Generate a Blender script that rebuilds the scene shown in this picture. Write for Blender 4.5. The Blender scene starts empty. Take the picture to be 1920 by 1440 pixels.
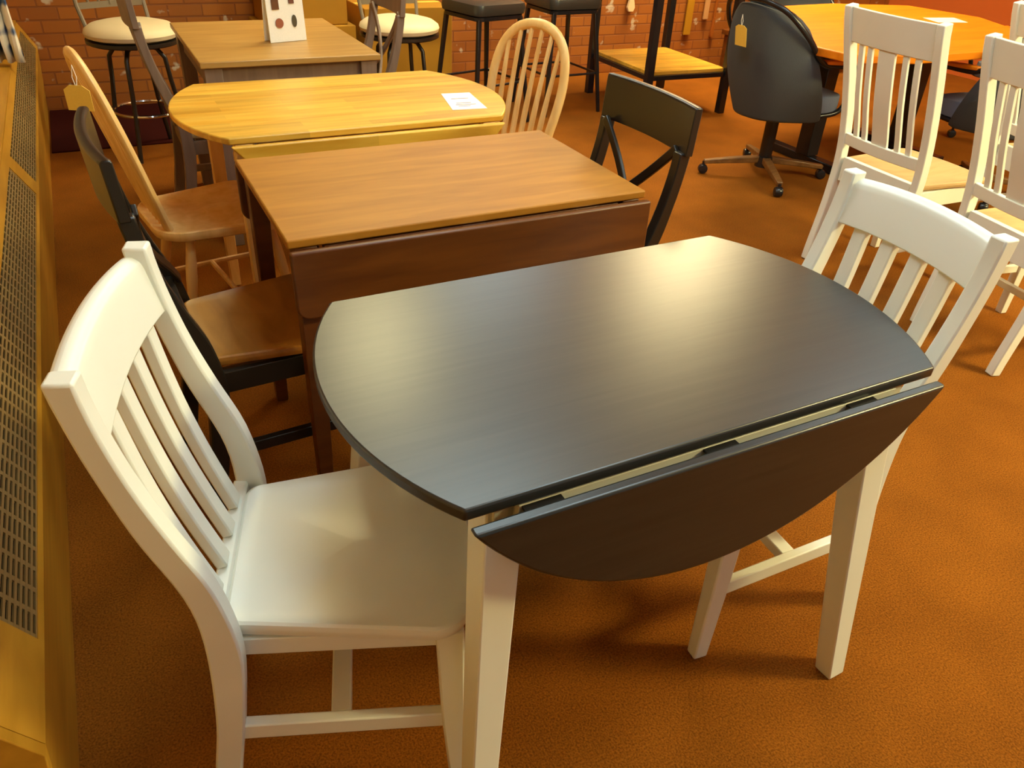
import bpy, math, random
from mathutils import Vector, Matrix
random.seed(7)
C = bpy.context.scene.collection
PI = math.pi

# ---------------------------------------------------------------- mesh helper
class MB:
    def __init__(self): self.v = []; self.f = []
    def add(self, vs, fs):
        n = len(self.v); self.v += [tuple(p) for p in vs]; self.f += [tuple(n+i for i in f) for f in fs]; return self
    def loft(self, rings, caps=True, closed=False):
        k = len(rings[0]); vs = [p for r in rings for p in r]; fs = []
        m = len(rings)
        for i in range(m if closed else m-1):
            j = (i+1) % m
            for a in range(k):
                b = (a+1) % k
                fs.append((i*k+a, i*k+b, j*k+b, j*k+a))
        if caps and not closed:
            fs.append(tuple(reversed(range(k)))); fs.append(tuple((m-1)*k+a for a in range(k)))
        return self.add(vs, fs)
    def box(self, x0, x1, y0, y1, z0, z1):
        return self.loft([[(x0,y0,z),(x1,y0,z),(x1,y1,z),(x0,y1,z)] for z in (z0,z1)])
    def rect(self, pts, sizes, up=None, lat=(0,1,0)):
        """rectangular section swept along pts; sizes = (lateral, depth) per point; lat = lateral axis"""
        rings = []; L = Vector(lat).normalized(); P = [Vector(p) for p in pts]
        if isinstance(sizes, tuple): sizes = [sizes]*len(P)
        for i, p in enumerate(P):
            t = (P[min(i+1,len(P)-1)]-P[max(i-1,0)]).normalized()
            l = (L - t*L.dot(t)).normalized(); d = t.cross(l)
            a, b = sizes[i][0]/2, sizes[i][1]/2
            rings.append([p-l*a-d*b, p+l*a-d*b, p+l*a+d*b, p-l*a+d*b])
        return self.loft(rings)
    def tube(self, pts, r, n=10, closed=False, caps=True):
        P = [Vector(p) for p in pts]; m = len(P)
        if not isinstance(r, (list, tuple)): r = [r]*m
        rings = []; u = None
        for i, p in enumerate(P):
            if closed: t = (P[(i+1)%m]-P[i-1]).normalized()
            else: t = (P[min(i+1,m-1)]-P[max(i-1,0)]).normalized()
            if u is None:
                u = Vector((0,0,1)) if abs(t.z) < .9 else Vector((1,0,0))
            u = (u - t*u.dot(t)).normalized(); w = t.cross(u)
            rings.append([p+(u*math.cos(2*PI*k/n)+w*math.sin(2*PI*k/n))*r[i] for k in range(n)])
        return self.loft(rings, caps=caps, closed=closed)
    def lathe(self, prof, c=(0,0), n=40):
        rings = [[(c[0]+r*math.cos(2*PI*k/n), c[1]+r*math.sin(2*PI*k/n), z) for k in range(n)] for r, z in prof]
        return self.loft(rings)
    def prism(self, poly, z0, z1, f=None):
        """poly in 2D, extruded; f maps (a,b,c)->xyz"""
        f = f or (lambda a,b,c: (a,b,c))
        return self.loft([[f(a,b,z) for a,b in poly] for z in (z0,z1)])
    def build(self, name, mat, parent=None, bevel=0, seg=2, smooth=True, subsurf=0):
        me = bpy.data.meshes.new(name); me.from_pydata(self.v, [], self.f); me.update()
        import bmesh
        bm = bmesh.new(); bm.from_mesh(me); bmesh.ops.recalc_face_normals(bm, faces=bm.faces); bm.to_mesh(me); bm.free()
        me.materials.append(mat)
        o = bpy.data.objects.new(name, me); C.objects.link(o)
        if parent: o.parent = parent
        if bevel:
            b = o.modifiers.new('bevel','BEVEL'); b.width = bevel; b.segments = seg; b.limit_method = 'ANGLE'; b.angle_limit = math.radians(35)
        if subsurf:
            s = o.modifiers.new('sub','SUBSURF'); s.levels = subsurf; s.render_levels = subsurf
        if smooth:
            me.polygons.foreach_set('use_smooth', [True]*len(me.polygons))
            try: me.set_sharp_from_angle(angle=math.radians(38))
            except Exception: pass
        return o

def empty(name, label, cat, loc=(0,0,0), yaw=0, group=None):
    o = bpy.data.objects.new(name, None); C.objects.link(o); o.empty_display_size = .1
    o.location = loc; o.rotation_euler = (0,0,math.radians(yaw)); o['label'] = label; o['category'] = cat
    if group: o['group'] = group
    return o
def tag(o, label, cat, group=None, kind=None):
    o['label'] = label; o['category'] = cat
    if group: o['group'] = group
    if kind: o['kind'] = kind
    return o
def struct(o): o['kind'] = 'structure'; return o
def dup(root, loc, yaw, label, group=None):
    r = root.copy(); C.objects.link(r); r.location = loc; r.rotation_euler = (0,0,math.radians(yaw)); r['label'] = label
    if group: r['group'] = group
    for ch in root.children:
        c = ch.copy(); C.objects.link(c); c.parent = r
        for g in ch.children:
            d = g.copy(); C.objects.link(d); d.parent = c
    return r

# ---------------------------------------------------------------- materials
def new_mat(name):
    m = bpy.data.materials.new(name); m.use_nodes = True
    nt = m.node_tree; b = nt.nodes['Principled BSDF']; return m, nt, b
def srgb(r, g, b):
    f = lambda c: ((c/255+.055)/1.055)**2.4 if c > 10 else c/255/12.92
    return (f(r), f(g), f(b), 1)
def plain(name, col, rough=.5, spec=.5, metal=0, bump=0, bscale=200, ior=None):
    m, nt, b = new_mat(name)
    b.inputs['Base Color'].default_value = col; b.inputs['Roughness'].default_value = rough
    b.inputs['Specular IOR Level'].default_value = spec; b.inputs['Metallic'].default_value = metal
    if ior: b.inputs['IOR'].default_value = ior
    tc = nt.nodes.new('ShaderNodeTexCoord'); n = nt.nodes.new('ShaderNodeTexNoise'); n.inputs['Scale'].default_value = bscale
    nt.links.new(tc.outputs['Object'], n.inputs['Vector'])
    mx = nt.nodes.new('ShaderNodeMix'); mx.data_type = 'RGBA'
    mx.inputs['A'].default_value = [c*.94 for c in col[:3]]+[1]; mx.inputs['B'].default_value = [min(1,c*1.05) for c in col[:3]]+[1]
    nt.links.new(n.outputs['Fac'], mx.inputs['Factor']); nt.links.new(mx.outputs['Result'], b.inputs['Base Color'])
    if bump:
        bp = nt.nodes.new('ShaderNodeBump'); bp.inputs['Strength'].default_value = bump; bp.inputs['Distance'].default_value = .002
        nt.links.new(n.outputs['Fac'], bp.inputs['Height']); nt.links.new(bp.outputs['Normal'], b.inputs['Normal'])
    return m
def wood(name, c1, c2, rough=.4, scale=(1.2,14,14), spec=.5, bump=.05, plank=None, ior=None, rot=(0,0,0)):
    m, nt, b = new_mat(name)
    tc = nt.nodes.new('ShaderNodeTexCoord'); mp = nt.nodes.new('ShaderNodeMapping'); mp.inputs['Scale'].default_value = scale
    mp.inputs['Rotation'].default_value = rot
    nt.links.new(tc.outputs['Object'], mp.inputs['Vector'])
    n = nt.nodes.new('ShaderNodeTexNoise'); n.inputs['Scale'].default_value = 2.5; n.inputs['Detail'].default_value = 6; n.inputs['Distortion'].default_value = .6
    nt.links.new(mp.outputs['Vector'], n.inputs['Vector'])
    r = nt.nodes.new('ShaderNodeValToRGB'); r.color_ramp.elements[0].position = .32; r.color_ramp.elements[1].position = .68
    r.color_ramp.elements[0].color = c1; r.color_ramp.elements[1].color = c2
    nt.links.new(n.outputs['Fac'], r.inputs['Fac'])
    out = r.outputs['Color']
    if plank:
        br = nt.nodes.new('ShaderNodeTexBrick'); br.inputs['Scale'].default_value = 1; br.inputs['Mortar Size'].default_value = 0
        br.inputs['Brick Width'].default_value = plank[0]; br.inputs['Row Height'].default_value = plank[1]
        br.inputs['Color1'].default_value = (.8,.78,.74,1); br.inputs['Color2'].default_value = (1.12,1.1,1.04,1)
        nt.links.new(tc.outputs['Object'], br.inputs['Vector'])
        mx = nt.nodes.new('ShaderNodeMix'); mx.data_type = 'RGBA'; mx.blend_type = 'MULTIPLY'; mx.inputs['Factor'].default_value = 1
        nt.links.new(out, mx.inputs['A']); nt.links.new(br.outputs['Color'], mx.inputs['B']); out = mx.outputs['Result']
    nt.links.new(out, b.inputs['Base Color'])
    b.inputs['Roughness'].default_value = rough; b.inputs['Specular IOR Level'].default_value = spec
    if ior: b.inputs['IOR'].default_value = ior
    if bump:
        bp = nt.nodes.new('ShaderNodeBump'); bp.inputs['Strength'].default_value = bump; bp.inputs['Distance'].default_value = .002
        nt.links.new(n.outputs['Fac'], bp.inputs['Height']); nt.links.new(bp.outputs['Normal'], b.inputs['Normal'])
    return m

M = {}
M['white'] = plain('white_paint', (.85,.86,.77,1), .34, .5, bscale=6)
M['white2'] = plain('offwhite_paint', (.82,.82,.71,1), .42, .5, bscale=6)
M['charcoal'] = wood('charcoal_wood', (.016,.016,.014,1), (.026,.025,.021,1), .33, (1.5,30,30), .5, .04, ior=1.6)
M['black'] = plain('black_paint', (.014,.011,.008,1), .32, .5, bscale=8)
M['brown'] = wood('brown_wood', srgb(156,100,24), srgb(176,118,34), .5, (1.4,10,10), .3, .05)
M['brown_dk'] = wood('brown_wood_side', srgb(84,42,8), srgb(106,58,14), .4, (1.4,10,10), .5, .05)  # dark brown wood; on the drop leaves its darkness is painted shade
M['seatbrown'] = wood('seat_brown_wood', srgb(150,96,32), srgb(180,122,48), .4, (8,2,8), .5, .05)
M['oak'] = wood('honey_oak', srgb(206,152,44), srgb(230,184,74), .36, (1.2,12,12), .5, .04, plank=(.4,.045))
M['light'] = wood('light_wood', srgb(222,172,96), srgb(240,198,128), .38, (10,10,1.4), .5, .04)
M['grayw'] = wood('grey_wood', srgb(112,92,78), srgb(130,108,92), .42, (10,10,1.5), .5, .04)
M['graytop'] = wood('grey_brown_top', srgb(160,120,58), srgb(180,140,74), .4, (1.3,12,12), .5, .04)
M['basewood'] = wood('base_wood', srgb(96,62,30), srgb(130,92,50), .35)
M['tan'] = wood('tan_seat', srgb(184,150,100), srgb(200,168,116), .5, (2,10,10), .3, .04)
M['orange'] = wood('orange_oak', srgb(214,116,10), srgb(230,136,22), .42, (1,7,7), .3, .03)
M['coverw'] = wood('golden_oak_cover', srgb(166,116,26), srgb(190,138,40), .4, (9,1.2,9), .5, .05)
M['steel'] = plain('grille_metal', srgb(150,122,74), .45, .5, .3, bscale=20)
M['dark'] = plain('dark_void', (.006,.004,.003,1), .9, .1)
M['fabric'] = plain('charcoal_fabric', srgb(76,78,80), .95, .15, bump=.6, bscale=260)
M['fabric2'] = plain('grey_blue_fabric', srgb(118,128,150), .95, .15, bump=.6, bscale=260)
M['tube'] = plain('black_tube', (.012,.012,.014,1), .25, .5)
M['chrome'] = plain('chrome', (.7,.72,.76,1), .15, .5, 1)
M['cream'] = plain('cream_vinyl', srgb(218,200,160), .5, .4, bscale=12)
M['blackv'] = plain('black_vinyl', (.035,.033,.028,1), .28, .5, bscale=12)
M['tag'] = plain('yellow_card', srgb(236,196,84), .6, .3)
M['paper'] = plain('white_paper', srgb(244,240,228), .6, .3)
M['carton'] = plain('brown_cardboard', srgb(172,122,34), .8, .2, bscale=14)
M['lime'] = plain('lime_fabric', srgb(190,186,30), .9, .2, bump=.4)
M['ceil'] = plain('ceiling_tile', (.82,.80,.74,1), .9, .1, bscale=40)
M['brass'] = plain('hinge_steel', (.55,.55,.52,1), .3, .5, 1)

def carpet_mat():
    m, nt, b = new_mat('rust_carpet')
    tc = nt.nodes.new('ShaderNodeTexCoord')
    n = nt.nodes.new('ShaderNodeTexNoise'); n.inputs['Scale'].default_value = 240; n.inputs['Detail'].default_value = 3
    n2 = nt.nodes.new('ShaderNodeTexNoise'); n2.inputs['Scale'].default_value = 5; n2.inputs['Detail'].default_value = 4
    for q in (n, n2): nt.links.new(tc.outputs['Object'], q.inputs['Vector'])
    r = nt.nodes.new('ShaderNodeValToRGB'); r.color_ramp.elements[0].position = .3; r.color_ramp.elements[1].position = .72
    r.color_ramp.elements[0].color = (.14,.042,.002,1); r.color_ramp.elements[1].color = (.31,.100,.008,1)
    nt.links.new(n.outputs['Fac'], r.inputs['Fac'])
    r2 = nt.nodes.new('ShaderNodeValToRGB'); r2.color_ramp.elements[0].position = .3; r2.color_ramp.elements[1].position = .7
    r2.color_ramp.elements[0].color = (.86,.84,.8,1); r2.color_ramp.elements[1].color = (1.08,1.08,1.1,1)
    nt.links.new(n2.outputs['Fac'], r2.inputs['Fac'])
    mx = nt.nodes.new('ShaderNodeMix'); mx.data_type = 'RGBA'; mx.blend_type = 'MULTIPLY'; mx.inputs['Factor'].default_value = 1
    nt.links.new(r.outputs['Color'], mx.inputs['A']); nt.links.new(r2.outputs['Color'], mx.inputs['B'])
    nt.links.new(mx.outputs['Result'], b.inputs['Base Color'])
    b.inputs['Roughness'].default_value = .95; b.inputs['Specular IOR Level'].default_value = .1
    bp = nt.nodes.new('ShaderNodeBump'); bp.inputs['Strength'].default_value = .7; bp.inputs['Distance'].default_value = .004
    nt.links.new(n.outputs['Fac'], bp.inputs['Height']); nt.links.new(bp.outputs['Normal'], b.inputs['Normal'])
    return m
def brick_mat():
    m, nt, b = new_mat('orange_brick')
    tc = nt.nodes.new('ShaderNodeTexCoord'); mp = nt.nodes.new('ShaderNodeMapping'); mp.inputs['Rotation'].default_value = (PI/2,0,0)
    nt.links.new(tc.outputs['Object'], mp.inputs['Vector'])
    br = nt.nodes.new('ShaderNodeTexBrick'); br.inputs['Scale'].default_value = 1; br.inputs['Brick Width'].default_value = .21; br.inputs['Row Height'].default_value = .075
    br.inputs['Mortar Size'].default_value = .006; br.inputs['Mortar Smooth'].default_value = .3
    br.inputs['Color1'].default_value = (.27,.075,.003,1); br.inputs['Color2'].default_value = (.35,.105,.004,1); br.inputs['Mortar'].default_value = (.22,.06,.005,1)
    nt.links.new(mp.outputs['Vector'], br.inputs['Vector'])
    n = nt.nodes.new('ShaderNodeTexNoise'); n.inputs['Scale'].default_value = 9; n.inputs['Detail'].default_value = 3
    nt.links.new(tc.outputs['Object'], n.inputs['Vector'])
    r = nt.nodes.new('ShaderNodeValToRGB'); r.color_ramp.elements[0].position = .64; r.color_ramp.elements[1].position = .70
    nt.links.new(n.outputs['Fac'], r.inputs['Fac'])
    mx = nt.nodes.new('ShaderNodeMix'); mx.data_type = 'RGBA'; mx.inputs['B'].default_value = (.5,.38,.26,1)
    nt.links.new(r.outputs['Color'], mx.inputs['Factor']); nt.links.new(br.outputs['Color'], mx.inputs['A']); nt.links.new(mx.outputs['Result'], b.inputs['Base Color'])
    b.inputs['Roughness'].default_value = .75
    bp = nt.nodes.new('ShaderNodeBump'); bp.inputs['Strength'].default_value = .5; bp.inputs['Distance'].default_value = .01; bp.invert = True
    nt.links.new(br.outputs['Fac'], bp.inputs['Height']); nt.links.new(bp.outputs['Normal'], b.inputs['Normal'])
    return m
def curtain_mat():
    m, nt, b = new_mat('floral_cloth')
    tc = nt.nodes.new('ShaderNodeTexCoord')
    v = nt.nodes.new('ShaderNodeTexNoise'); v.inputs['Scale'].default_value = 9; v.inputs['Detail'].default_value = 1
    nt.links.new(tc.outputs['Object'], v.inputs['Vector'])
    r = nt.nodes.new('ShaderNodeValToRGB'); r.color_ramp.interpolation = 'EASE'
    e = r.color_ramp.elements; e[0].position = .36; e[0].color = srgb(54,84,130); e[1].position = .46; e[1].color = srgb(228,220,200)
    x = e.new(.60); x.color = srgb(228,220,200); x = e.new(.68); x.color = srgb(110,116,70)
    nt.links.new(v.outputs['Fac'], r.inputs['Fac']); nt.links.new(r.outputs['Color'], b.inputs['Base Color'])
    b.inputs['Roughness'].default_value = .9
    return m

# ---------------------------------------------------------------- room
CEIL = 2.75; WX = 7.2; YB = 5.9; XL = -.62; YF = -3.2
struct(MB().box(XL-.1, WX+.1, YF-.1, YB+.1, -.1, 0).build('floor', carpet_mat(), smooth=False))
struct(MB().box(XL-.1, WX+.1, YF-.1, YB+.1, CEIL, CEIL+.1).build('ceiling', M['ceil'], smooth=False))
struct(MB().box(XL, WX, YB, YB+.1, 0, CEIL).build('wall_back', brick_mat(), smooth=False))
struct(MB().box(XL-.1, XL, YF, YB, 0, CEIL).build('wall_left', plain('tan_wall', srgb(196,160,100), .8, .2), smooth=False))
struct(MB().box(WX, WX+.1, YF, YB, 0, CEIL).build('wall_right', plain('terracotta_wall', srgb(176,86,34), .8, .2), smooth=False))

o = MB().box(-.29, 2.4, 4.95, 5.86, 0, .008).build('dark_floor_sheet', plain('dark_maroon', srgb(52,10,6), .95, .1, bump=.5), bevel=.002)  # thin dark sheet laid over the carpet beside the wall
tag(o, 'thin dark maroon sheet on the floor along the foot of the brick wall', 'mat')
# troffers in the ceiling
def emis(name, col, s):
    m, nt, b = new_mat(name); b.inputs['Base Color'].default_value = (.8,.8,.8,1)
    b.inputs['Emission Color'].default_value = col; b.inputs['Emission Strength'].default_value = s; return m
lamp_m = emis('lamp_diffuser', (1,.85,.42,1), 17)
cool_fill = emis('cool_fill_diffuser', (.76,.97,1,1), 10.5)  # unseen cool panels added for table-top sheen and cool fill
frame_m = plain('lamp_frame', (.8,.8,.78,1), .4)
def troffer(x, y, w, h, mat, label):
    t = empty('ceiling_light', label, 'ceiling light', (x,y,CEIL-.001), 0, 'ceiling lights')
    m = MB()
    for a in ((-w/2-.03,w/2+.03,-h/2-.03,-h/2),(-w/2-.03,w/2+.03,h/2,h/2+.03),(-w/2-.03,-w/2,-h/2,h/2),(w/2,w/2+.03,-h/2,h/2)): m.box(*a, -.035, 0)
    m.build('frame', frame_m, t); MB().box(-w/2,w/2,-h/2,h/2,-.022,-.012).build('diffuser', mat, t)
troffer(1.25, 4.15, .5, .6, emis('lamp_diffuser_hot', (1,.88,.46,1), 44), 'warm ceiling light over the grey table')
troffer(3.7, 4.1, .7, .6, lamp_m, 'warm ceiling light over the orange table')
troffer(4.2, -.8, 1.2, .6, emis('lamp_diffuser_bright', (1,.88,.42,1), 150), 'warm ceiling light behind the camera on the right')
troffer(5.6, 1.6, .6, 1.2, lamp_m, 'warm ceiling light near the right wall')
troffer(1.2, .5, .9, .9, cool_fill, 'added cool white fill panel above the foreground table')
troffer(2.45, 5.0, .9, .9, cool_fill, 'added cool white fill panel in front of the brick wall')
troffer(1.0, 2.2, .9, .9, cool_fill, 'added cool white fill panel over the brown table')
troffer(3.2, 1.7, .9, .9, cool_fill, 'added cool white fill panel over the tall white chairs')
troffer(4.4, 5.1, .9, .8, emis('lamp_diffuser_back', (1,.80,.42,1), 75), 'warm ceiling light beside the display rack')

# ---------------------------------------------------------------- heater cover along the left wall
YN = .82; YE = YB-.004
def heater():
    t = empty('heater_cover', 'long golden oak heater cover with slotted metal grilles along left edge', 'heater cover', (0,0,0))
    X0, X1, Z1 = -.30, -.262, .38
    sx, sz = -.48, .877           # slope direction of the grille face
    T = .172
    xt, zt = X1+sx*T, Z1+sz*T
    nx, nz = .877, .48            # outward normal
    # front panel
    MB().prism([(X0,0),(X1,Z1),(X1-.02,Z1),(X0-.02,0)], YN+.02, YE, lambda a,b,c:(a,c,b)).build('front_panel', M['coverw'], t, .002)
    # end panel
    MB().prism([(X0,0),(X1,Z1),(xt,zt),(XL+.01,zt),(XL+.01,0)], YN, YN+.02, lambda a,b,c:(a,c,b)).build('end_panel', M['coverw'], t, .002)
    def P(tt, y, off=0): return (X1+sx*tt+nx*off, y, Z1+sz*tt+nz*off)
    def slab(m, t0, t1, y0, y1, o0, o1):
        m.loft([[P(t0,y,o0),P(t1,y,o0),P(t1,y,o1),P(t0,y,o1)] for y in (y0,y1)])
    segs = [(1.03,3.14),(3.27,YE-.12)]
    m = MB()
    slab(m, 0, .012, YN+.02, YE, -.015, 0); slab(m, .130, T, YN+.02, YE, -.015, 0)
    ys = [YN+.02, 1.03, 3.14, 3.27, YE-.12, YE]
    for a in (0,2,4): slab(m, .012, .130, ys[a], ys[a+1], -.015, 0)
    m.build('sloped_frame', M['coverw'], t, 0)
    MB().box(XL+.01, xt+.005, YN+.02, YE, zt-.02, zt+.002).build('top_board', M['coverw'], t, .002)
    for (y0, y1) in segs:
        g = MB(); n = 11; w = .118/n
        for k in range(n+1):
            c = .012+k*w; slab(g, max(.012,c-.0026), min(.130,c+.0026), y0, y1, -.006, -.002)
        k = 0; y = y0
        while y < y1:
            slab(g, .012, .130, y, min(y1, y+.011), -.0065, -.0025); y += .052
        slab(g, .012, .130, y1-.012, y1, -.0065, -.0025)
        g.build('grille', M['steel'], t, smooth=False)
    b = MB(); slab(b, .012, .130, 1.03, YE-.12, -.05, -.04); b.build('backing', M['dark'], t, smooth=False)
heater()
# casing standing against the brick behind the cover
struct(MB().box(XL+.002, -.47, YB-.09, YB-.002, .54, CEIL-.01).build('trim_1', M['coverw'], bevel=.003))
# floral curtain
def curtain():
    n = 60; m = MB(); vs = []; nz = 16
    for j in range(nz):
        z = .545+1.4*j/(nz-1)
        for i in range(n+1):
            q = i/n
            vs.append((-.60+.32*q+.006*math.sin(9*z+i), 4.60+.035*math.sin(q*44)+.012*math.sin(q*17+z*3), z+(.012*abs(math.sin(q*22)) if j == 0 else 0)))
    m.add(vs, [(j*(n+1)+i,j*(n+1)+i+1,(j+1)*(n+1)+i+1,(j+1)*(n+1)+i) for j in range(nz-1) for i in range(n)])
    o = m.build('curtain', curtain_mat()); md = o.modifiers.new('thick','SOLIDIFY'); md.thickness = .004
    tag(o, 'blue and white floral curtain hanging down to the heater cover at top left', 'curtain')
curtain()

# ---------------------------------------------------------------- white slat-back chairs (curved posts)
REAR = [(0,-.086),(.15,-.064),(.25,-.046),(.35,-.036),(.43,-.031),(.5,-.031),(.545,-.036),(.587,-.046),(.63,-.062),(.684,-.081),(.75,-.097),(.82,-.113),(.88,-.123),(.932,-.131)]
FRONT = [(0,-.046),(.155,-.019),(.23,-.005),(.30,.005),(.37,.015),(.43,.020),(.5,.014),(.587,-.002),(.64,-.024),(.70,-.045),(.76,-.064),(.81,-.076),(.87,-.088),(.93,-.095)]
def interp(tab, z):
    for (z0,a),(z1,b) in zip(tab, tab[1:]):
        if z <= z1: return a+(b-a)*(z-z0)/(z1-z0)
    return tab[-1][1]
def smooth_interp(tab, z, w=.03):
    return sum(interp(tab, min(max(z+d,0),tab[-1][0])) for d in (-w,-w/2,0,w/2,w))/5
def curved_post(y0, y1, H=.932, s=1.0):
    m = MB(); N = 36; rings = []
    for i in range(N+1):
        z = .932*i/N
        a, b = smooth_interp(REAR, z), smooth_interp(FRONT, z)
        zz = z*H/.932
        rings.append([(a,y0,zz),(b,y0,zz),(b,y1,zz),(a,y1,zz)])
    return m.loft(rings)
def saddle_seat(x0, x1, wr, wf, z0, z1, n=22, k=.006, rear_round=.03, front_round=.06, bow=.02):
    """top surface grid with soft saddle; outline tapers from wf (front) to wr (rear)"""
    def outline(s):      # s 0..1 around, returns 2D
        return None
    pts = []
    # outline polygon with rounded corners
    def corner(cx, cy, r, a0, a1, m=8): return [(cx+r*math.cos(a0+(a1-a0)*i/m), cy+r*math.sin(a0+(a1-a0)*i/m)) for i in range(m+1)]
    fr, rr = front_round, rear_round
    pts += corner(x0+rr, wr/2-rr, rr, PI, PI/2)
    L = pts[-1]; F = corner(x1-fr-bow, wf/2-fr, fr, PI/2, .18)
    for i in range(1,8): t = i/8; pts.append((L[0]+(F[0][0]-L[0])*t, L[1]+(F[0][1]-L[1])*t))
    pts += F
    A = F[-1]
    for i in range(1,12):
        t = i/12; y = A[1]*(1-2*t); pts.append((A[0]+(x1-A[0])*(1-(y/A[1])**2), y))
    pts += [(x,-y) for x,y in reversed(pts[:len(pts)-11])]
    cx = (x0+x1)/2
    def ring(f, z, saddle=False):
        out = []
        for x,y in pts:
            X = cx+(x-cx)*f; Y = y*f
            zz = z
            if saddle: zz = z - .011*math.exp(-(((X-cx+.03)/.13)**2+((abs(Y)-.085)/.085)**2)) - .002
            out.append((X,Y,zz))
        return out
    m = MB()
    m.loft([ring(.955,z0),ring(.985,z0+.004),ring(1,z0+.014),ring(1,z1-.010),ring(.99,z1-.003),ring(.965,z1)]+[ring(f,z1,True) for f in (.9,.82,.72,.6,.48,.36,.24,.12,.03)])
    return m
def white_chair(label, loc, yaw):
    t = empty('dining_chair', label, 'chair', loc, yaw, 'white slat-back chairs at the black-topped table')
    W = M['white']; H = .932
    for s in (-1,1):
        a, b = sorted((s*.2035, s*.1695))
        curved_post(a, b).build('back_post', W, t, .004)
    # rail, bowed backward in the middle
    def bowx(y): return -.010*(1-(y/.17)**2)
    N = 20; rings = []
    for i in range(N+1):
        y = -.1735+.347*i/N; bx = bowx(y); q = abs(2*i/N-1)
        zb = .822+.008*(1-q*q); zt = .918+.010*(1-q*q)
        xb = -.100+bx; xt = -.126+bx
        rings.append([(xb-.012,y,zb),(xb+.014,y,zb),(xt+.024,y,zt-.020),(xt+.020,y,zt-.008),(xt+.010,y,zt-.001),(xt-.002,y,zt),(xt-.011,y,zt-.006),(xt-.014,y,zt-.018)])
    MB().loft(rings).build('top_rail', W, t, .003)
    for yc in (-.113,-.038,.038,.113):
        pts = []; sz = []
        for i in range(15):
            w = i/14; z = .466+(.838-.466)*w
            x = -.024+(-.101+bowx(yc)+.024)*w - .010*math.sin(PI*w)
            pts.append((x, yc*(.93+.07*w), z)); sz.append((.034,.019))
        MB().rect(pts, sz).build('slat', W, t, .003)
    saddle_seat(-.012, .392, .33, .43, .428, .458).build('seat', W, t)
    MB().loft([[(-.034,y,.432),(-.009,y,.432),(-.009,y,.461),(-.034,y,.466)] for y in [-.1715+.343*i/12 for i in range(13)]]).build('lower_rail', W, t, .004)
    m = MB()
    for s in (-1,1): m.rect([(-.01,s*.158,.409),(.33,s*.182,.409)], (.018,.037))
    m.box(.325,.345,-.17,.17,.390,.427); m.box(-.02,.0,-.172,.172,.390,.427)
    m.build('apron', W, t, .002)
    for s in (-1,1):
        MB().rect([(.352,s*.196,0),(.34,s*.186,.2),(.334,s*.178,.427)], [(.030,.034),(.036,.040),(.042,.046)]).build('leg', W, t, .004)
        MB().rect([(-.028,s*.187,.232),(.338,s*.187,.195)], (.020,.036)).build('stretcher', W, t, .003)
    MB().rect([(.150,-.178,.216),(.150,.178,.216)], (.034,.026), lat=(1,0,0)).build('stretcher', W, t, .003)
    return t
chL = white_chair('white slat-back chair with saddle seat, left end of black-topped table', (.055,1.030,0), -17.2)
chR = dup(chL, (1.2906,.9467,0), 175.7, 'white slat-back chair tucked under right end of black-topped table')

# ---------------------------------------------------------------- drop leaf tables
def dropleaf(label, cx, cy, w, R, top, base, name='drop_leaf_table', round_=True, a=None, drop=.16, zt=.762, th=.020, legs='splay', hinge='black', leafm=None, gap=.011):
    t = empty(name, label, 'table', (cx,cy,0), 0)
    if round_:
        ac = math.sqrt(R*R-w*w); th0 = math.asin(w/R); N = 30
        poly = [(R*math.cos(-th0+2*th0*i/N), R*math.sin(-th0+2*th0*i/N)) for i in range(N+1)]
        poly += [(-x,-y) for x,y in poly]
    else:
        ac = a; poly = [(a,-w),(a,w),(-a,w),(-a,-w)]
    MB().prism(poly, zt-th, zt).build('tabletop', top, t, .004, 3)
    for s in (-1,1):
        # hanging leaf: outline in (x, down)
        if round_:
            N = 40; lp = []
            t0 = math.acos(w/R)
            for i in range(N+1):
                q = -t0+2*t0*i/N; lp.append((R*math.sin(q), R*math.cos(q)-w))
        else:
            r = .03; lp = [(-a,0)]
            for i in range(7): q = PI+ (-PI/2)*i/6; lp.append((-a+r+r*math.cos(q), drop-r+r*math.sin(q)))
            for i in range(7): q = PI/2-(PI/2)*i/6; lp.append((a-r+r*math.cos(q), drop-r+r*math.sin(q)))
            lp.append((a,0))
        y0 = s*(w+gap); z1 = zt-.018
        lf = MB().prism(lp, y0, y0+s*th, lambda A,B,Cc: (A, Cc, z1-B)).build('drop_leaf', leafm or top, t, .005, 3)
        for hx in (-.74*ac, -.05*ac, .62*ac):
            MB().box(hx-.03, hx+.03, min(s*(w-.03),s*(w+gap+.004)), max(s*(w-.03),s*(w+gap+.004)), zt-th-.009, zt-th-.005).build('hinge', M[hinge], t, .0005)
    aw, al = w-.014, ac-.06
    m = MB()
    for s in (-1,1):
        m.box(-al+.02, al-.02, s*aw-.011, s*aw+.011, zt-th-.09, zt-th-.004); m.box(s*al-.011, s*al+.011, -aw, aw, zt-th-.09, zt-th-.001)
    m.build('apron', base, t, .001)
    for sx in (-1,1):
        for sy in (-1,1):
            if legs == 'splay':
                pts = [(sx*(al+.050), sy*(w+.043), 0), (sx*(al-.012), sy*(w-.052), zt-th-.001)]
                sz = [(.042,.042),(.060,.060)]
            else:
                pts = [(sx*(al+.030), sy*(w-.021), 0), (sx*(al+.020), sy*(w-.028), zt-th-.001)]; sz = [(.034,.034),(.050,.050)]
            MB().rect(pts, sz, lat=(1,0,0)).build('leg', base, t, .003)
    return t
dropleaf('black-topped round drop-leaf table with white legs in the foreground', .7385, .966, .304, .533, M['charcoal'], M['white2'])
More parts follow.
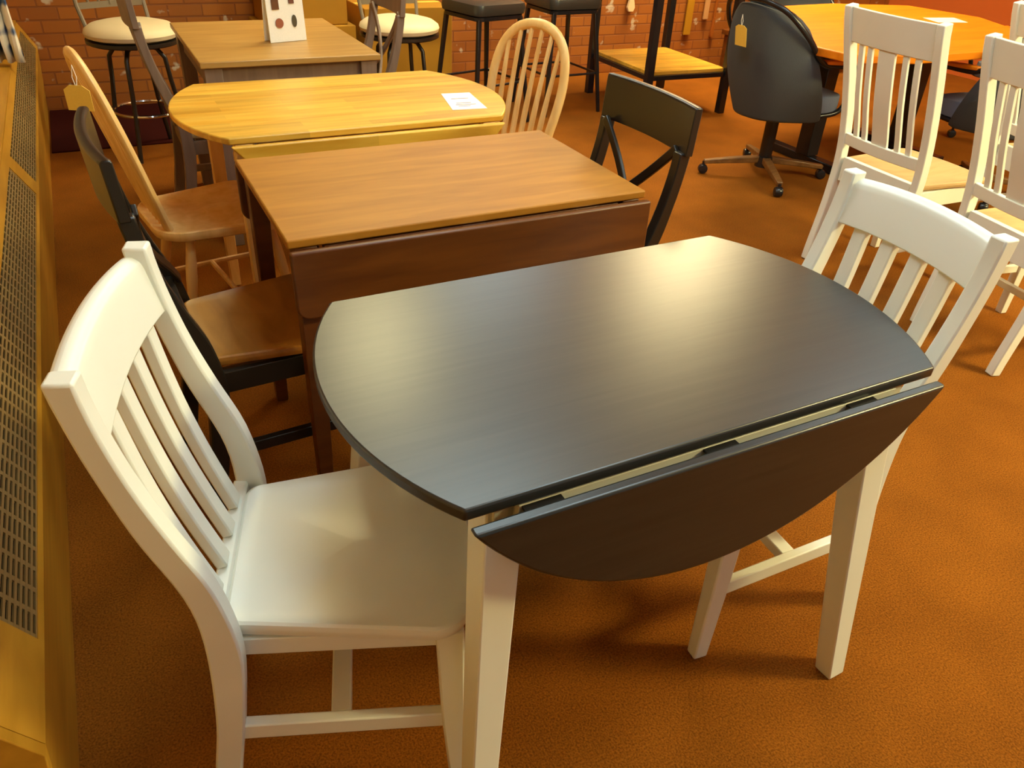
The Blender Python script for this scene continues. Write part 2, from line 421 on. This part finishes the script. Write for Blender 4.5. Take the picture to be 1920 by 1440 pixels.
dropleaf('brown rectangular drop-leaf table behind the black-topped table', .748, 1.851, .287, None, M['brown'], M['brown_dk'], round_=False, a=.459, drop=.16, hinge='brass', leafm=M['brown_dk'], legs='straight')  # leaves get the darker brown: their shade is put into the colour
dropleaf('honey oak rounded drop-leaf table with a paper sheet on top', .737, 2.664, .338, .548, M['oak'], M['light'], hinge='brass', legs='straight')

# ---------------------------------------------------------------- X-back chairs
def x_chair(label, loc, yaw, frame, seatm, group, H=.95, name='cross_back_chair'):
    t = empty(name, label, 'chair', loc, yaw, group)
    for s in (-1,1):
        a, b = sorted((s*.198, s*.166))
        m = curved_post(a, b, H-.118); m.build('back_post', frame, t, .004)
    def bowx(y): return -.020*(1-(y/.2)**2)
    rings = []; N = 20
    for i in range(N+1):
        y = -.208+.416*i/N; bx = bowx(y)
        rings.append([(-.128+bx,y,H-.125),(-.104+bx,y,H-.125),(-.113+bx,y,H-.004),(-.118+bx,y,H),(-.130+bx,y,H),(-.137+bx,y,H-.004)])
    MB().loft(rings).build('top_rail', frame, t, .003)
    for s in (-1,1):
        pts = []
        for i in range(15):
            q = i/14; z = .52+(H-.115-.52)*q; y = s*(.165-.33*q)
            x = (interp(REAR,z)+interp(FRONT,z))/2 - .02*math.sin(PI*q) + s*.007
            pts.append((x,y,z))
        MB().rect(pts, (.012,.026), lat=(1,0,0)).build('cross_brace', frame, t, .003)
    MB().box(-.045,-.020,-.168,.168,.49,.53).build('lower_rail', frame, t, .003)
    saddle_seat(-.012, .392, .33, .43, .432, .458, front_round=.04).build('seat', seatm, t)
    m = MB()
    for s in (-1,1): m.box(.01,.335,s*.178-.009,s*.178+.009,.372,.428)
    m.box(.325,.345,-.17,.17,.372,.428); m.box(-.02,0,-.168,.168,.372,.428); m.build('apron', frame, t, .002)
    for s in (-1,1):
        MB().rect([(.342,s*.186,0),(.336,s*.18,.43)], [(.032,.032),(.042,.042)]).build('leg', frame, t, .003)
        MB().rect([(-.02,s*.182,.2),(.33,s*.182,.2)], (.02,.03)).build('stretcher', frame, t, .002)
    return t
g = 'black cross-back chairs at the brown table'
xL = x_chair('black cross-back chair with brown wooden seat at left end of brown table', (.10,1.825,0), 3, M['black'], M['seatbrown'], g)
dup(xL, (1.238,1.800,0), 180, 'black cross-back chair at right end of brown table', g)
g2 = 'grey cross-back chairs at the grey table'
gL = x_chair('grey wooden cross-back chair at left end of grey table', (.30,3.66,0), 0, M['grayw'], M['tan'], g2, H=.99)
dup(gL, (1.155,3.74,0), 180, 'grey wooden cross-back chair at right end of grey table', g2)

# ---------------------------------------------------------------- hoop back windsor chairs
def windsor(label, loc, yaw):
    t = empty('windsor_chair', label, 'chair', loc, yaw, 'light wood hoop-back chairs at the honey oak table')
    L = M['light']
    cps = [(-.118,.40),(-.126,.46),(-.146,.58),(-.164,.70),(-.165,.79),(-.142,.875),(-.085,.935),(0,.955)]
    cps = cps + [(-y,z) for y,z in reversed(cps[:-1])]
    def hoop(a):    # a 0..1 along the bent hoop -> y,z
        u = 1+a*(len(cps)-3); i = min(int(u), len(cps)-3); f = u-i
        p0,p1,p2,p3 = [cps[min(max(i+k,0),len(cps)-1)] for k in (-1,0,1,2)]
        return tuple(.5*((2*p1[c])+(-p0[c]+p2[c])*f+(2*p0[c]-5*p1[c]+4*p2[c]-p3[c])*f*f+(-p0[c]+3*p1[c]-3*p2[c]+p3[c])*f**3) for c in (0,1))
    pts = []
    for i in range(41):
        y, z = hoop(i/40)
        pts.append((-.01-.262*(z-.46), y, z))
    rings = []
    P = [Vector(p) for p in pts]
    n = Vector((1,0,.262)).normalized()
    for i, p in enumerate(P):
        tt = (P[min(i+1,40)]-P[max(i-1,0)]).normalized(); u = tt.cross(n).normalized()
        a, b = .019, .013
        rings.append([p+u*(a*math.cos(2*PI*k/12))+n*(b*math.sin(2*PI*k/12)) for k in range(12)])
    MB().loft(rings).build('hoop', L, t)
    for k in range(6):
        s = (k-2.5)/2.5; y0 = s*.095; y1 = s*.122
        # find hoop height at y1
        zt = max(z for y,z in [hoop(i/200) for i in range(201)] if abs(abs(y)-abs(y1)) < .006)-.004
        mid = .70
        pp = [(-.012-.262*(z-.46)+.004*math.sin(PI*(z-.45)/(zt-.45)), y0+(y1-y0)*(z-.45)/(zt-.45), z) for z in [.45+(zt-.45)*i/10 for i in range(11)]]
        rr = [.0085+.003*math.exp(-((i/10-.35)/.25)**2) for i in range(11)]
        MB().tube(pp, rr, 8).build('spindle', L, t)
    saddle_seat(-.05, .385, .37, .44, .430, .462, rear_round=.1, front_round=.08).build('seat', L, t)
    legs = {}
    for (sx,sy) in ((0,-1),(0,1),(1,-1),(1,1)):
        top = Vector((.05 if sx == 0 else .30, sy*.12, .435)); bot = Vector((-.03 if sx == 0 else .36, sy*.19, 0))
        legs[sx,sy] = (top,bot)
        pp = [top.lerp(bot, i/12) for i in range(13)]; rr = [.012,.014,.016,.018,.018,.016,.014,.017,.018,.016,.014,.0125,.011]
        MB().tube(pp, rr, 10).build('leg', L, t)
    at = lambda k, q: legs[k][0].lerp(legs[k][1], q)
    for sy in (-1,1): MB().tube([at((0,sy),.55),at((1,sy),.55)], .0095, 8).build('stretcher', L, t)
    MB().tube([(at((0,-1),.55)+at((1,-1),.55))/2, (at((0,1),.55)+at((1,1),.55))/2], .0095, 8).build('stretcher', L, t)
    return t
wL = windsor('light wood hoop-back chair at left end of honey oak table', (.100,2.60,0), 9)
dup(wL, (1.40,2.71,0), 205, 'light wood hoop-back chair at right end of honey oak table')

# ---------------------------------------------------------------- mission-style white chairs on the right
def mission(label, loc, yaw):
    t = empty('spindle_chair', label, 'chair', loc, yaw, 'tall white chairs with tan seats on the right')
    W = M['white2']; H = 1.06
    prof = [(0,-.055),(.25,-.015),(.45,0),(.6,-.02),(.8,-.075),(1.06,-.165)]
    X = lambda z: smooth_interp(prof, z, .06)
    for s in (-1,1):
        pts = [(X(z), s*(.195+.018*z), z) for z in [H*i/24 for i in range(25)]]
        pts[0] = (pts[0][0], pts[0][1], 0)
        MB().rect(pts, (.034,.040)).build('back_post', W, t, .004)
    bow = lambda y: -.022*(1-(y/.2)**2)
    def rail(z0, z1, name, th=.022, hw=.197):
        rings = []
        for i in range(17):
            y = -hw+2*hw*i/16; b = bow(y)
            rings.append([(X(z0)+b-th/2,y,z0),(X(z0)+b+th/2,y,z0),(X(z1)+b+th/2,y,z1),(X(z1)+b-th/2,y,z1)])
        MB().loft(rings).build(name, W, t, .003)
    rail(.93, 1.055, 'top_rail'); rail(.525, .572, 'lower_rail', hw=.19)
    for yc, w in ((-.135,.024),(-.085,.024),(0,.078),(.085,.024),(.135,.024)):
        pts = [(X(z)+bow(yc)-.012*math.sin(PI*(z-.59)/.35), yc, z) for z in [.565+(.94-.565)*i/10 for i in range(11)]]
        MB().rect(pts, (w,.012)).build('splat' if w > .05 else 'slat', W, t, .002)
    saddle_seat(.012, .42, .39, .45, .44, .465, rear_round=.02, front_round=.04).build('seat', M['tan'], t)
    m = MB()
    for s in (-1,1): m.box(.0,.37,s*.19-.01,s*.19+.01,.37,.436)
    m.box(.36,.38,-.18,.18,.37,.436); m.box(-.014,.012,-.178,.178,.37,.470); m.build('apron', W, t, .002)
    for s in (-1,1):
        MB().rect([(.372,s*.192,0),(.368,s*.188,.438)], [(.030,.030),(.042,.042)]).build('leg', W, t, .003)
        MB().rect([(-.01,s*.196,.2),(.365,s*.19,.2)], (.018,.03)).build('stretcher', W, t, .002)
    MB().rect([(.18,-.19,.2),(.18,.19,.2)], (.022,.026), lat=(1,0,0)).build('stretcher', W, t, .002)
    return t
mA = mission('tall white spindle chair with tan seat, directly behind the tucked-in slat-back chair', (2.80,2.115,0), -2)
dup(mA, (2.74,1.475,0), -9.8, 'tall white spindle chair with tan seat, cut off at the right edge')
dup(mA, (3.68,2.03,0), -14, 'tall white spindle chair farthest back at the top right corner')

# ---------------------------------------------------------------- grey dining table and sign
def grey_table():
    t = empty('dining_table', 'grey wooden dining table with a white sample board standing on it', 'table', (.735,3.78,0))
    a, b = .36, .45
    MB().prism([(-a,-b),(a,-b),(a,b),(-a,b)], .738, .762).build('tabletop', M['graytop'], t, .004, 3)
    m = MB()
    for s in (-1,1): m.box(-a+.05,a-.05,s*(b-.045)-.011,s*(b-.045)+.011,.645,.737); m.box(s*(a-.045)-.011,s*(a-.045)+.011,-b+.05,b-.05,.645,.737)
    m.build('apron', M['grayw'], t, .001)
    for sx in (-1,1):
        for sy in (-1,1): MB().rect([(sx*(a-.042),sy*(b-.042),0),(sx*(a-.048),sy*(b-.048),.737)], [(.048,.048),(.068,.068)], lat=(1,0,0)).build('leg', M['grayw'], t, .003)
grey_table()
def sample_board():
    t = empty('sample_board', 'white folded finish sample board standing on the grey table', 'sign', (.79,3.69,.7625), 14)
    m = MB(); m.prism([(-.003,0),(.003,0),(.003,.30),(-.003,.30)], -.085, .085, lambda a,b,c:(c,a-.02+b*.06,b)); m.prism([(-.003,0),(.003,0),(.003,.30),(-.003,.30)], -.085, .085, lambda a,b,c:(c,a+.035-b*.1,b))
    m.build('board', M['paper'], t, .001)
    sw = [(-.045,.158,.032,.06,M['brown_dk'],0),(.03,.165,.024,.034,plain('red_stain',srgb(110,60,40),.5),0),(-.035,.075,.036,.038,plain('cherry_stain',srgb(150,80,50),.5),1),(.035,.08,.022,.048,plain('dark_stain',srgb(74,64,40),.5),1)]
    for x,z,w,h,mt,rnd in sw:
        n = 24 if rnd else 4
        poly = [(x+w/2*math.cos(2*PI*k/n+(0 if rnd else PI/4))*(1 if rnd else 1.414), z+h/2*math.sin(2*PI*k/n+(0 if rnd else PI/4))*(1 if rnd else 1.414)) for k in range(n)]
        MB().prism(poly, 0, .003, lambda a,b,c:(a,-.0255+b*.06-c,b)).build('finish_swatch', mt, t)
sample_board()

def sheet(name, label, cat, pts, z, mat, lines=False):
    t = empty(name, label, cat, (sum(p[0] for p in pts)/4, sum(p[1] for p in pts)/4, z)); ox, oy = t.location[0], t.location[1]
    MB().prism([(p[0]-ox,p[1]-oy) for p in pts], 0, .0012).build('paper', mat, t, smooth=False)
    if lines:
        ink = plain('ink', srgb(150,120,120), .7); m = MB()
        del m
        A,B,Cc,D = [Vector((p[0]-ox,p[1]-oy,0)) for p in pts]
        for v,u0,u1 in ((.62,.25,.7),(.72,.2,.8),(.8,.25,.6),(.35,.2,.75)):
            p = lambda u,w: (A.lerp(B,u)).lerp(D.lerp(Cc,u), w)
            q = [p(u0,v),p(u1,v),p(u1,v+.025),p(u0,v+.025)]
            MB().loft([[(a.x,a.y,zz) for a in q] for zz in (.0013,.0017)]).build('printed_line', ink, t, smooth=False)
sheet('price_sheet', 'white printed sheet lying on the honey oak table', 'paper', [(1.080,2.635),(1.185,2.625),(1.155,2.412),(1.035,2.425)], .7625, M['paper'], True)

# ---------------------------------------------------------------- orange octagonal table
def orange_table():
    t = empty('dining_table', 'orange oak dining table with cut corners among the grey caster chairs', 'table', (4.22,3.42,0))
    a, b, c = .96, .70, .34
    poly = [(-a,-b+c),(-a+c,-b),(a-c,-b),(a,-b+c),(a,b-c),(a-c,b),(-a+c,b),(-a,b-c)]
    poly = [(x-4.22,y-3.42) for x,y in [(3.86,4.04),(3.46,3.57),(3.24,3.0),(3.27,2.80),(3.6,2.70),(4.4,2.70),(4.95,3.05),(5.22,3.55),(5.14,4.05),(4.6,4.22),(4.1,4.18)]]
    MB().prism(poly, .722, .762).build('tabletop', M['orange'], t, .006, 3)
    MB().box(-.45,.45,-.04,.04,.66,.721).build('support_beam', M['tube'], t, .003)
    for s in (-1,1):
        MB().box(s*.4-.045,s*.4+.045,-.05,.05,.05,.659).build('column', M['tube'], t, .004)
        MB().box(s*.4-.035,s*.4+.035,-.34,.34,.0,.05).build('foot', M['tube'], t, .006)
orange_table()
sheet('price_sheet', 'white sheet lying on the orange oak table', 'paper', [(4.74,3.60),(4.98,3.56),(4.90,3.40),(4.68,3.44)], .7625, M['paper'])

# ---------------------------------------------------------------- caster chairs
def caster_chair(label, loc, yaw):
    t = empty('caster_chair', label, 'chair', loc, yaw, 'grey upholstered caster chairs around the orange table')
    F = M['fabric']
    # shell back: curved panel wrapping, local facing +x
    def shell(off):
        rows = []
        for j in range(13):
            q = j/12; z = .36+.57*q
            hw = (.235+.060*math.sin(PI*min(1,q*1.05+.08))) if q < .8 else (.235+.060*math.sin(PI*(.8*1.05+.08)))*(1-((q-.8)/.2)**2*.35)
            row = []
            for i in range(17):
                s = 2*i/16-1; y = hw*s*(1.0)
                x = -.24-.12*q+.25*abs(s)**2.6*(1-.45*q)+off - (.02*math.sin(PI*q))
                zz = z-.06*s**4*q 
                row.append((x,y,zz))
            rows.append(row)
        return rows
    A, B = shell(0), shell(.075)
    m = MB(); rings = [a+list(reversed(b)) for a,b in zip(A,B)]
    m.loft(rings).build('backrest', F, t, .014, 4, subsurf=1)
    saddle_seat(-.13, .27, .42, .50, .40, .49, rear_round=.08, front_round=.09).build('seat', M['fabric2'], t)
    for s in (-1,1):
        pts = [(-.375,0,.952),(-.36,s*.10,.95),(-.30,s*.20,.905),(-.20,s*.272,.80),(-.10,s*.286,.70),(-.03,s*.288,.665),(.06,s*.285,.655),(.20,s*.285,.645),(.245,s*.283,.60),(.235,s*.275,.50),(.19,s*.26,.41),(.08,s*.22,.385),(-.02,s*.18,.38)]
        sm = []
        for i in range(len(pts)-1):
            p0 = Vector(pts[max(i-1,0)]); p1 = Vector(pts[i]); p2 = Vector(pts[i+1]); p3 = Vector(pts[min(i+2,len(pts)-1)])
            for k in range(5):
                u = k/5; sm.append(.5*((2*p1)+(-p0+p2)*u+(2*p0-5*p1+4*p2-p3)*u*u+(-p0+3*p1-3*p2+p3)*u**3))
        sm.append(Vector(pts[-1]))
        arm = MB().tube(sm, .014, 10).build('arm_frame', M['tube'], t)
        MB().rect([(-.05,s*.282,.683),(.05,s*.286,.676),(.20,s*.286,.664)], [(.040,.02),(.05,.022),(.045,.018)]).build('arm_pad', M['orange'], t, .006)
    MB().box(-.10,.10,-.10,.10,.37,.398).build('seat_plate', M['tube'], t, .004)
    MB().lathe([(.036,.37),(.036,.12),(.045,.115),(.05,.06),(.03,.055)], n=20).build('column', M['tube'], t)
    for k in range(4):
        a = math.radians(153-5+90*k); d = Vector((math.cos(a),math.sin(a),0))
        MB().rect([d*.03+Vector((0,0,.10)), d*.2+Vector((0,0,.085)), d*.345+Vector((0,0,.07))], [(.045,.035),(.04,.03),(.032,.022)], lat=(-d.y,d.x,0)).build('base_arm', M['basewood'], t, .004)
        c = d*.345; cm = MB(); pr = [(.012,-.022),(.024,-.02),(.027,-.012),(.027,.012),(.024,.02),(.012,.022)]
        n = Vector((-d.y,d.x,0))
        rings = [[c+n*h+Vector((0,0,.0275))+(d*math.cos(2*PI*q/18)+Vector((0,0,1))*math.sin(2*PI*q/18))*r for q in range(18)] for r,h in pr]
        cm.loft(rings); cm.tube([c+Vector((0,0,.04)),c+Vector((0,0,.072))], .009, 8)
        cm.build('caster', M['tube'], t)
    return t
cc = caster_chair('grey fabric caster chair with yellow tag, nearest to the black cross-back chair', (3.36,3.30,0), 5)
dup(cc, (4.36,2.66,0), 78, 'grey fabric caster chair seen between the two tall white spindle chairs')
dup(cc, (4.78,4.62,0), -100, 'grey fabric caster chair on the far side of the orange table')
dup(cc, (5.55,3.30,0), 178, 'grey fabric caster chair at the far right end of the orange table')
def price_tag(label, loc, yaw, w, h, tilt=0):
    t = empty('price_tag', label, 'tag', loc, yaw, 'yellow price tags hanging on chairs')
    ti = math.radians(tilt)
    f = lambda a,b,c: (c+math.sin(ti)*b, a, b*math.cos(ti))
    MB().prism([(-w/2,-h),(w/2,-h),(w/2,-.012),(w/4,0),(-w/4,0),(-w/2,-.012)], -.001, .001, f).build('card', M['tag'], t, smooth=False)
    MB().tube([f(0,-.008,.002),f(.006,.02,.004),f(0,.05,.006),f(-.006,.02,.004),f(0,-.008,.002)], .0012, 5).build('string', M['paper'], t)
    return t

price_tag('yellow price tag hanging on the back of the grey caster chair', (2.930,3.228,.835), 5, .075, .10, -12)
price_tag('pale yellow price tag hanging behind the light wood hoop-back chair at left', (-.045,2.43,.905), 60, .07, .065, 0)
# ---------------------------------------------------------------- bar stools
def round_stool(label, loc, yaw):
    t = empty('bar_stool', label, 'stool', loc, yaw, 'round cream stools by the brick wall')
    S = .68; R = .232; K = plain('dark_bronze', (.02,.014,.01,1), .3)
    MB().lathe([(.02,S-.075),(R-.03,S-.075),(R-.006,S-.064),(R,S-.046),(R-.006,S-.030),(R-.035,S-.010),(R-.09,S+.003),(.06,S+.008),(.01,S+.009)], n=48).build('cushion', M['cream'], t)
    MB().lathe([(.02,S-.10),(R-.012,S-.10),(R-.002,S-.094),(R-.002,S-.078),(.02,S-.076)], n=48).build('seat_ring', K, t)
    for k in range(4):
        a = PI/4+k*PI/2; d = Vector((math.cos(a),math.sin(a),0))
        pts = [d*.06+Vector((0,0,S-.112)), d*.11+Vector((0,0,S-.125)), d*.145+Vector((0,0,S-.17)), d*.155+Vector((0,0,.40)), d*.18+Vector((0,0,.22)), d*.235+Vector((0,0,.012))]
        MB().tube(pts, .012, 10).build('leg', K, t)
    MB().tube([(.175*math.cos(2*PI*k/32),.175*math.sin(2*PI*k/32),.24) for k in range(32)], .009, 8, closed=True).build('foot_ring', M['chrome'], t)
    bk = plain('grey_metal', srgb(120,106,86), .4)
    for s in (-1,1): MB().tube([(-.13,s*.165,S-.085),(-.19,s*.175,S+.06),(-.235,s*.18,S+.36)], .011, 8).build('back_post', bk, t)
    MB().rect([(-.19,-.178,S+.06),(-.205,0,S+.06),(-.19,.178,S+.06)], (.012,.03), lat=(1,0,0)).build('back_rail', bk, t)
    MB().rect([(-.232,-.18,S+.35),(-.25,0,S+.35),(-.232,.18,S+.35)], (.014,.05), lat=(1,0,0)).build('back_rail', bk, t)
    for k in range(5):
        y = -.11+.055*k; MB().tube([(-.200,y,S+.06),(-.243,y,S+.345)], .007, 6).build('spindle', bk, t)
    return t
rs = round_stool('round cream-seated stool in front of the brick wall at left', (.235,4.80,0), -70)
dup(rs, (1.66,4.68,0), -90, 'round cream-seated stool behind the right end of the grey table')
def square_stool(label, loc, yaw):
    t = empty('bar_stool', label, 'stool', loc, yaw, 'square black backless stools'); S = .75
    def sq(r, z, rr=.05):
        o = []
        for k,(sx,sy) in enumerate(((1,1),(-1,1),(-1,-1),(1,-1))):
            for i in range(6):
                a = PI/2*k+PI/2*i/5; o.append((sx*(r-rr)+rr*math.cos(a), sy*(r-rr)+rr*math.sin(a), z))
        return o
    MB().loft([sq(.19,S-.085),sq(.20,S-.078),sq(.204,S-.05),sq(.198,S-.02),sq(.17,S-.004),sq(.10,S,.04),sq(.03,S,.01)]).build('cushion', M['blackv'], t)
    MB().loft([sq(.19,S-.11),sq(.19,S-.087)]).build('seat_frame', M['tube'], t, .002)
    for sx in (-1,1):
        for sy in (-1,1): MB().rect([(sx*.225,sy*.225,0),(sx*.165,sy*.165,S-.10)], [(.020,.020),(.026,.026)], lat=(1,0,0)).build('leg', M['tube'], t, .002)
    r = .20; MB().tube([(r,r,.26),(-r,r,.26),(-r,-r,.26),(r,-r,.26)], .008, 8, closed=True).build('foot_rail', M['tube'], t)
    return t
ss = square_stool('black square stool behind the honey oak table, left of its pair', (2.30,4.90,0), 14)
dup(ss, (2.95,5.03,0), 3, 'black square stool beside the display rack')

# ---------------------------------------------------------------- display rack
def rack():
    t = empty('display_rack', 'black-framed display rack with low wooden shelf in front of the brick wall', 'shelf', (3.74,4.93,0), -2)
    a, b = .33, .39
    MB().box(-a+.01,a-.01,-b+.01,b-.01,.285,.31).build('shelf_board', M['oak'], t, .003)
    MB().box(-a+.01,a-.01,-b+.01,b-.01,1.30,1.325).build('shelf_board', M['oak'], t, .003)
    for sx in (-1,1):
        for sy in (-1,1): MB().box(sx*a-.025,sx*a+.025,sy*b-.025,sy*b+.025,0,1.75).build('post', M['tube'], t, .002)
    for z in (.255,1.27,1.72):
        m = MB()
        for s in (-1,1): m.box(-a+.025,a-.025,s*b-.012,s*b+.012,z,z+.03); m.box(s*a-.012,s*a+.012,-b+.025,b-.025,z,z+.03)
        m.build('frame_rail', M['tube'], t, .001)
    return t
rack()
def carton(label, x0, x1, y0, y1, z0, z1):
    cx, cy = (x0+x1)/2, (y0+y1)/2
    t = empty('carton', label, 'box', (cx,cy,z0), 0)
    w, d, h = (x1-x0)/2, (y1-y0)/2, z1-z0
    MB().box(-w,w,-d,d,0,h).build('box_body', M['carton'], t, .004)
    MB().box(-w+.003,w-.003,-.025,.025,h,h+.0012).build('tape', M['tag'], t)
    MB().box(-.05,.05,-d-.0015,-d,h*.66,h*.66+.035).build('hand_hole', M['dark'], t)
carton('brown cardboard carton standing against the brick, directly behind the grey table', 1.02, 1.62, 5.42, 5.88, 0, .52)
carton('brown cardboard carton between the round stool and the black stools', 1.68, 2.30, 5.40, 5.88, 0, .62)
carton('small brown carton stacked on the carton behind the grey table', 1.06, 1.58, 5.46, 5.86, .5225, .90)
# cushion behind the rack
def cushion():
    m = MB(); rings = []
    for j,(f,z) in enumerate(((.3,-.07),(.8,-.05),(1,0),(.8,.05),(.3,.07))):
        ring = []
        for k in range(40):
            a = 2*PI*k/40; c, s = math.cos(a), math.sin(a); r = 1/((abs(c)**4+abs(s)**4)**.25)
            ring.append((.24*r*c*f, z, .24+.24*r*s*f))
        rings.append(ring)
    m.loft(rings)
    o = m.build('cushion', M['lime']); return o
st = empty('bench', 'low dark wooden bench against the brick wall with lime cushion on it', 'bench', (5.55,5.52,0))
MB().box(-.55,.55,-.22,.22,.30,.34).build('seat', M['brown_dk'], st, .004)
for sx in (-1,1):
    for sy in (-1,1): MB().box(sx*.5-.025,sx*.5+.025,sy*.18-.025,sy*.18+.025,0,.299).build('leg', M['brown_dk'], st, .003)
cu = cushion(); cu.location = (5.36,5.52,.341); tag(cu, 'lime green cushion behind the tagged caster chair', 'cushion')
def strap(label, x, z0, w, col, tip=0):
    t = empty('hanging_strap', label, 'strap', (x,YB-.03,z0), 0, 'straps hanging on the brick wall beside the display rack')
    mt = plain('strap_'+str(round(x*100)), col, .8, .2)
    if tip: MB().prism([(-w*.25,tip),(-w*.8,.03),(-w*.5,0),(w*.5,0),(w*.8,.03),(w*.25,tip)], -.012, .012, lambda a,b,c:(a,c,b)).build('tassel', mt, t, .002)
    MB().box(-w/2,w/2,-.006,.006,tip,1.55-z0).build('band', mt, t, .001)
    MB().tube([(0,.028,1.55-z0),(0,-.02,1.55-z0),(0,-.02,1.58-z0)], .004, 6).build('hook', M['chrome'], t)
strap('beige strap with tassel hanging left of the rack post', 4.10, .48, .045, srgb(222,196,150), .12)
strap('olive green strap hanging on the orange brick wall', 4.72, .28, .07, srgb(170,120,20))
strap('tan strap hanging on the orange brick wall', 4.90, .40, .05, srgb(190,140,90))
strap('thin brown strap with tassel hanging lowest on the orange brick wall', 5.00, .25, .02, srgb(150,80,20), .16)

# ---------------------------------------------------------------- camera
cam = bpy.data.cameras.new('camera'); co = bpy.data.objects.new('camera', cam); C.objects.link(co)
cam.sensor_fit = 'HORIZONTAL'; cam.sensor_width = 36; cam.lens = 1458.57/1920*36; cam.clip_start = .01
pi_, ro, yaw = .5870, .0544, -.4962
F = Vector((0,math.cos(pi_),-math.sin(pi_))); Rr = Vector((1,0,0)); U = Rr.cross(F)
R2 = Rr*math.cos(ro)+U*math.sin(ro); U2 = -Rr*math.sin(ro)+U*math.cos(ro)
m3 = Matrix((R2,U2,-F)).transposed()
m3 = Matrix.Rotation(yaw,3,'Z') @ m3
co.matrix_world = Matrix.Translation((0,0,1.4405)) @ m3.to_4x4()
S = bpy.context.scene; S.camera = co

# ---------------------------------------------------------------- light
w = bpy.data.worlds.new('world'); S.world = w; w.use_nodes = True
w.node_tree.nodes['Background'].inputs['Color'].default_value = (.70,.90,1,1); w.node_tree.nodes['Background'].inputs['Strength'].default_value = .35
S.view_settings.view_transform = 'Standard'; S.view_settings.look = 'None'; S.view_settings.exposure = -.08; S.view_settings.gamma = 1
